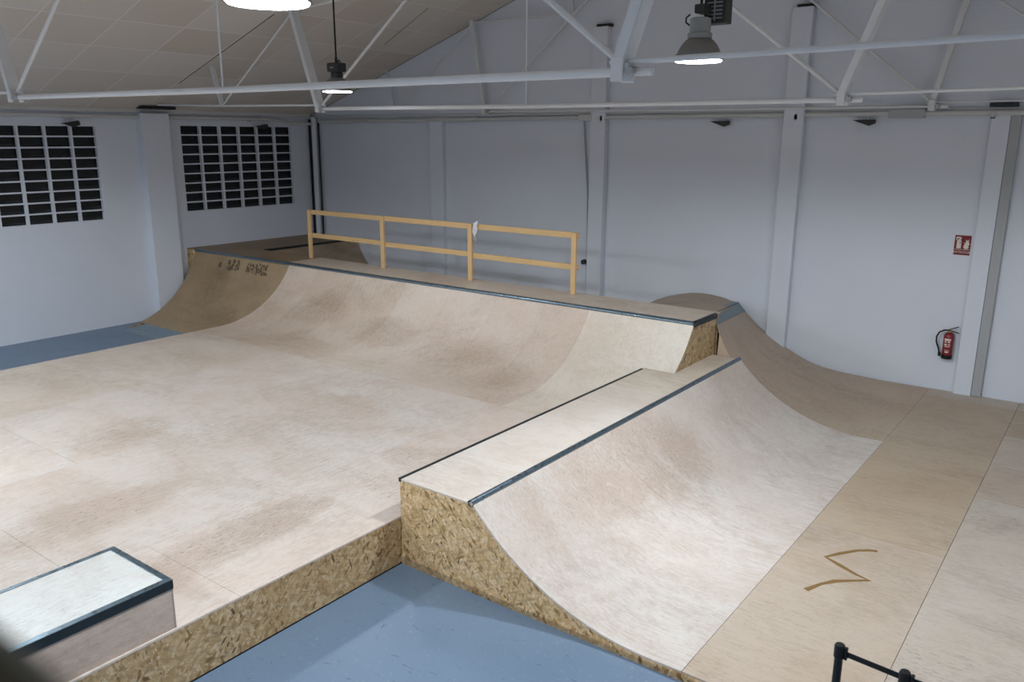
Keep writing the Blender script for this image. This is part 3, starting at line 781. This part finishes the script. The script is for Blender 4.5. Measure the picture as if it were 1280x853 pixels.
link('riding_surface', ruled(near, 12.40, farp, 15.66, 40), PLY['roll'], t, smooth=True)
nl = [(-5.18, 1.612), (-5.7, 1.61), (-6.2, 1.56), (-6.8, 1.40), (-7.4, 1.12), (-8.1, .78), (-8.9, PZ + .01)]
fl_ = [(-6.05, 1.165), (-6.2, 1.20), (-6.4, 1.25), (-6.65, 1.278), (-6.85, 1.283), (-7.085, 1.262), (-7.35, 1.205), (-7.62, 1.127), (-7.85, 1.03), (-8.05, .90), (-8.5, .68), (-8.95, PZ + .01)]
link('roll_in_surface', ruled(nl, 12.56, fl_, 15.66, 30), PLY['roll2'], t, smooth=True)
# steel sheet folded over the top edge
n0 = resample(near, 40); f0 = resample(farp, 40)
lift = lambda P_: [(x + .010, z + .007) for x, z in P_]
a0 = lift(n0[:3]); b0 = lift(f0[:3])
pm = ruled(a0, 12.41, b0, 15.65, 2, 14, .004)
pt = ruled([(-5.28, 1.622), (-5.17, 1.622)], 12.41, [(-6.17, 1.202), (-6.04, 1.176)], 15.65, 2, 14, .004)
pm.add(pt.v, pt.f)
link('steel_plate', pm, M['steel_plate'], t, smooth=True)
link('coping', MB().tube([(-5.19, 12.42, 1.617), (-6.065, 15.65, 1.18)], .017, 12), M['steel_dark'], t, smooth=True)
link('side_panel', MB().prism([(-5.14, 0.0)] + [(x, z - .022) for x, z in near[1:]] + [(-2.45, 0)], 'Y', 12.402, 12.415), PLY['roll'], t)

# ------------------------------------------------------------------ grind ledge
t = thing('grind_ledge', 'box ledge with white top and dark steel edges on the platform corner', 'skate box', (-6.1, 1.8, PZ))
bx0, bx1, by0, by1, bz = -6.56, -5.665, .55, 3.115, .965
link('body', MB().box(bx0 + .01, bx1 - .008, by0, by1 - .01, PZ, bz - .02), ply('lside', (.60, .49, .42), (.49, .38, .31), 1, .15, .3, 61.), t)
link('top_sheet', MB().box(bx0 + .045, bx1 - .055, by0 + .045, by1 - .055, bz - .02, bz + .001), ply('ltop', (.70, .72, .71), (.60, .59, .57), 1, .6, .1, 63.), t)
ed = MB()
for (a, b_, c, d) in ((bx0, bx0 + .045, by0, by1), (bx1 - .055, bx1, by0, by1), (bx0 + .045, bx1 - .055, by1 - .055, by1), (bx0 + .045, bx1 - .055, by0, by0 + .045)):
    ed.box(a, b_, c, d, bz - .012, bz + .006)
link('edge_angle', ed, M['steel'], t, bevel=.003)
sk = MB()
sk.box(bx1 - .008, bx1 + .002, by0, by1, bz - .075, bz + .003).box(bx0 + .0, bx1 - .008, by1 - .010, by1 + .002, bz - .075, bz + .003).box(bx0 - .002, bx0 + .008, by0, by1 - .01, bz - .075, bz + .003)
link('edge_skirt', sk, M['steel_dark'], t, bevel=.002, label='black downturned leg of the steel angle')
link('corner_strip', MB().box(bx1 - .012, bx1 - .004, by1 - .014, by1 - .004, PZ, bz - .075), M['edge_ply'], t)

# ------------------------------------------------------------------ fire extinguisher + sign
ex, ey, ez = -2.245, 15.60, .70
t = thing('fire_extinguisher', 'red fire extinguisher with black hose hanging on the back wall', 'fire extinguisher', (ex, ey, ez))
link('cylinder', MB().lathe((ex, ey, ez), [(.05, .0), (.078, .02), (.082, .05), (.082, .36), (.076, .40), (.055, .435), (.03, .45)], 28), M['red'], t, smooth=True)
link('foot_ring', MB().lathe((ex, ey, ez), [(.07, -.02), (.086, -.012), (.087, .05), (.083, .055)], 28), M['black'], t, smooth=True)
lb = MB()
def wrap(z0, z1, a0, a1, r=.0832):
    vs = []; n = 6
    for i in range(n + 1):
        a = a0 + (a1 - a0) * i / n
        vs += [(ex + r * math.sin(a), ey - r * math.cos(a), ez + z0), (ex + r * math.sin(a), ey - r * math.cos(a), ez + z1)]
    lb.add(vs, [(2 * i, 2 * i + 2, 2 * i + 3, 2 * i + 1) for i in range(n)])
for z0, z1, a0, a1 in ((.31, .345, -.7, .6), (.275, .30, -.6, -.2), (.275, .30, .05, .5), (.225, .255, -.6, -.1), (.23, .25, .1, .55), (.20, .212, -.6, .5), (.14, .147, -.5, .5), (.10, .125, -.35, .35)):
    wrap(z0, z1, a0, a1)
link('label', lb, M['cream'], t)
vh = link('valve', MB().lathe((ex, ey, ez), [(.026, .44), (.026, .47), (.018, .475), (.018, .50)], 14), M['brass'], t, smooth=True)
link('lever', MB().bar((ex - .02, ey, ez + .49), (ex + .13, ey - .03, ez + .565), .022, .014), M['black'], vh)
link('lever', MB().bar((ex - .02, ey, ez + .48), (ex + .15, ey - .03, ez + .46), .022, .014), M['black'], vh)
hp = [(ex, ey - .01, ez + .485), (ex - .08, ey - .03, ez + .482), (ex - .15, ey - .04, ez + .44), (ex - .185, ey - .04, ez + .36), (ex - .18, ey - .04, ez + .26), (ex - .14, ey - .035, ez + .16), (ex - .115, ey - .03, ez + .07)]
hs = link('hose', MB().tube(hp, .014, 10), M['black'], t, smooth=True)
link('nozzle', MB().tube([(ex - .115, ey - .03, ez + .08), (ex - .108, ey - .03, ez + .02)], .024, 12), M['black'], hs, smooth=True)
link('wall_bracket', MB().box(ex - .03, ex + .03, ey + .07, YB, ez + .2, ez + .42), M['black'], t)

sx0, sx1, sz0, sz1 = -2.372, -2.125, 2.475, 2.805; sy = YB - .006
t = thing('extinguisher_sign', 'dark red extinguisher sign with pictogram high on the back wall', 'sign', (-2.25, sy, sz0))
link('plate', MB().box(sx0, sx1, sy, YB - .0005, sz0, sz1), M['red_sign'], t)
link('border', MB().box(sx0 - .006, sx1 + .006, sy + .002, YB - .0003, sz0 - .006, sz1 + .006), M['cream'], t)
pic = MB(); f_ = sy - .002
def pbox(u0, u1, v0, v1): pic.box(sx0 + u0 * .247, sx0 + u1 * .247, f_, sy, sz0 + v0 * .33, sz0 + v1 * .33)
pbox(.14, .42, .33, .72); pbox(.19, .37, .72, .80); pbox(.08, .36, .84, .92); pbox(.30, .40, .80, .90); pbox(.08, .14, .74, .86)
# flame
fl2 = [(.60, .33), (.56, .45), (.63, .55), (.60, .66), (.70, .60), (.68, .80), (.80, .72), (.88, .84), (.86, .66), (.93, .58), (.87, .48), (.90, .36), (.78, .31)]
pts = [(sx0 + u * .247, sz0 + v * .33) for u, v in fl2]
pic.prism(pts, 'Y', f_, sy)
pbox(.04, .96, .265, .285)
link('pictogram', pic, M['cream'], t)
link('pictogram_band', MB().box(sx0 + .075, sx0 + .095, f_ - .001, f_, sz0 + .20, sz0 + .215), M['black'], t)
fc = bpy.data.curves.new('sign_text', 'FONT'); fc.body = 'EXTINTOR'; fc.size = .052; fc.extrude = .001; fc.align_x = 'CENTER'
fo = bpy.data.objects.new('tmp', fc); COL.objects.link(fo)
dg = bpy.context.evaluated_depsgraph_get(); me = bpy.data.meshes.new_from_object(fo.evaluated_get(dg)); bpy.data.objects.remove(fo)
me.transform(Matrix.Rotation(PI / 2, 4, 'X')); me.transform(Matrix.Translation(((sx0 + sx1) / 2 + 2.25, -.003, .03)))
tx = bpy.data.objects.new('lettering', me); COL.objects.link(tx); tx.parent = t; me.materials.clear(); me.materials.append(M['cream'])

# ------------------------------------------------------------------ queue barrier posts
def barrier(x, y, H_, label):
    t = thing('barrier_post', label, 'barrier post', (x, y, 0), 'black belt barrier posts')
    link('base', MB().lathe((x, y, 0), [(.16, 0), (.165, .008), (.15, .022), (.05, .035), (.035, .05)], 32), M['black_metal'], t, smooth=True)
    link('pole', MB().tube([(x, y, .04), (x, y, H_ - .09)], .0285, 20), M['black_metal'], t, smooth=True)
    h = link('head', MB().lathe((x, y, H_), [(.031, -.10), (.036, -.095), (.036, -.012), (.030, 0), (.0001, .003)], 24), M['black'], t, smooth=True)
    return t, h
H1 = 1.03
b1, h1 = barrier(-1.172, 5.345, H1, 'black belt barrier post standing left, its belt pulled to the right')
link('belt_slot', MB().box(-1.138, -1.118, 5.33, 5.358, H1 - .10, H1 - .008), M['black'], h1, bevel=.004)
b2, h2 = barrier(-.748, 5.30, H1, 'black belt barrier post cut by the bottom edge at the right')
link('belt_clip', MB().box(-.712, -.690, 5.28, 5.32, H1 - .075, H1 - .012), M['black'], h2, bevel=.004)
link('belt', MB().box(-.74, -.10, 5.297, 5.301, H1 - .075, H1 - .03), M['black'], h2)
link('belt', MB().bar((-1.13, 5.344, H1 - .058), (-.782, 5.304, H1 - .052), .002, .042), M['black'], h1)

# ------------------------------------------------------------------ gallery where the photographer stands
S('trim_40', MB().box(-4.2, 3.1, -2.9, .10, 2.75, 2.95), M['wall'])
t = thing('gallery_handrail', 'dark blurred handrail in the bottom left corner close to the lens', 'handrail', (-1.6, .1, 2.95))
link('rail', MB().box(-4.0, 3.0, .03, .106, 4.185, 4.226), M['handrail'], t, bevel=.01)
for x in (-3.9, -2.4, -1.0, 1.2): link('post', MB().box(x - .02, x + .02, .045, .085, 2.95, 4.19), M['handrail'], t, bevel=.004)

# ------------------------------------------------------------------ world, camera, colour
w = bpy.data.worlds.new('night'); scene.world = w; w.use_nodes = True
w.node_tree.nodes['Background'].inputs[0].default_value = (.01, .012, .016, 1)
w.node_tree.nodes['Background'].inputs[1].default_value = 1.0

cam = bpy.data.cameras.new('camera'); co = bpy.data.objects.new('camera', cam); COL.objects.link(co)
cam.sensor_width = 36; cam.lens = 1032.4973 * 36 / 1280
RW = [(0.8004, 0.5995, 0.0059), (-0.1497, 0.1903, 0.9702), (-0.5805, 0.7775, -0.2421)]
r, u, f = [Vector(v).normalized() for v in RW]
r = f.cross(u).normalized(); u = r.cross(f)
mw = Matrix((( r.x, u.x, -f.x, 0), (r.y, u.y, -f.y, 0), (r.z, u.z, -f.z, 4.4), (0, 0, 0, 1)))
co.matrix_world = mw
cam.clip_start = .05; cam.clip_end = 100
cam.dof.use_dof = True; cam.dof.focus_distance = 10.0; cam.dof.aperture_fstop = 2.4
scene.camera = co
vs_ = scene.view_settings
vs_.view_transform = 'Standard'; vs_.look = 'None'; vs_.gamma = 1; vs_.use_curve_mapping = False
vs_.exposure = 0.47
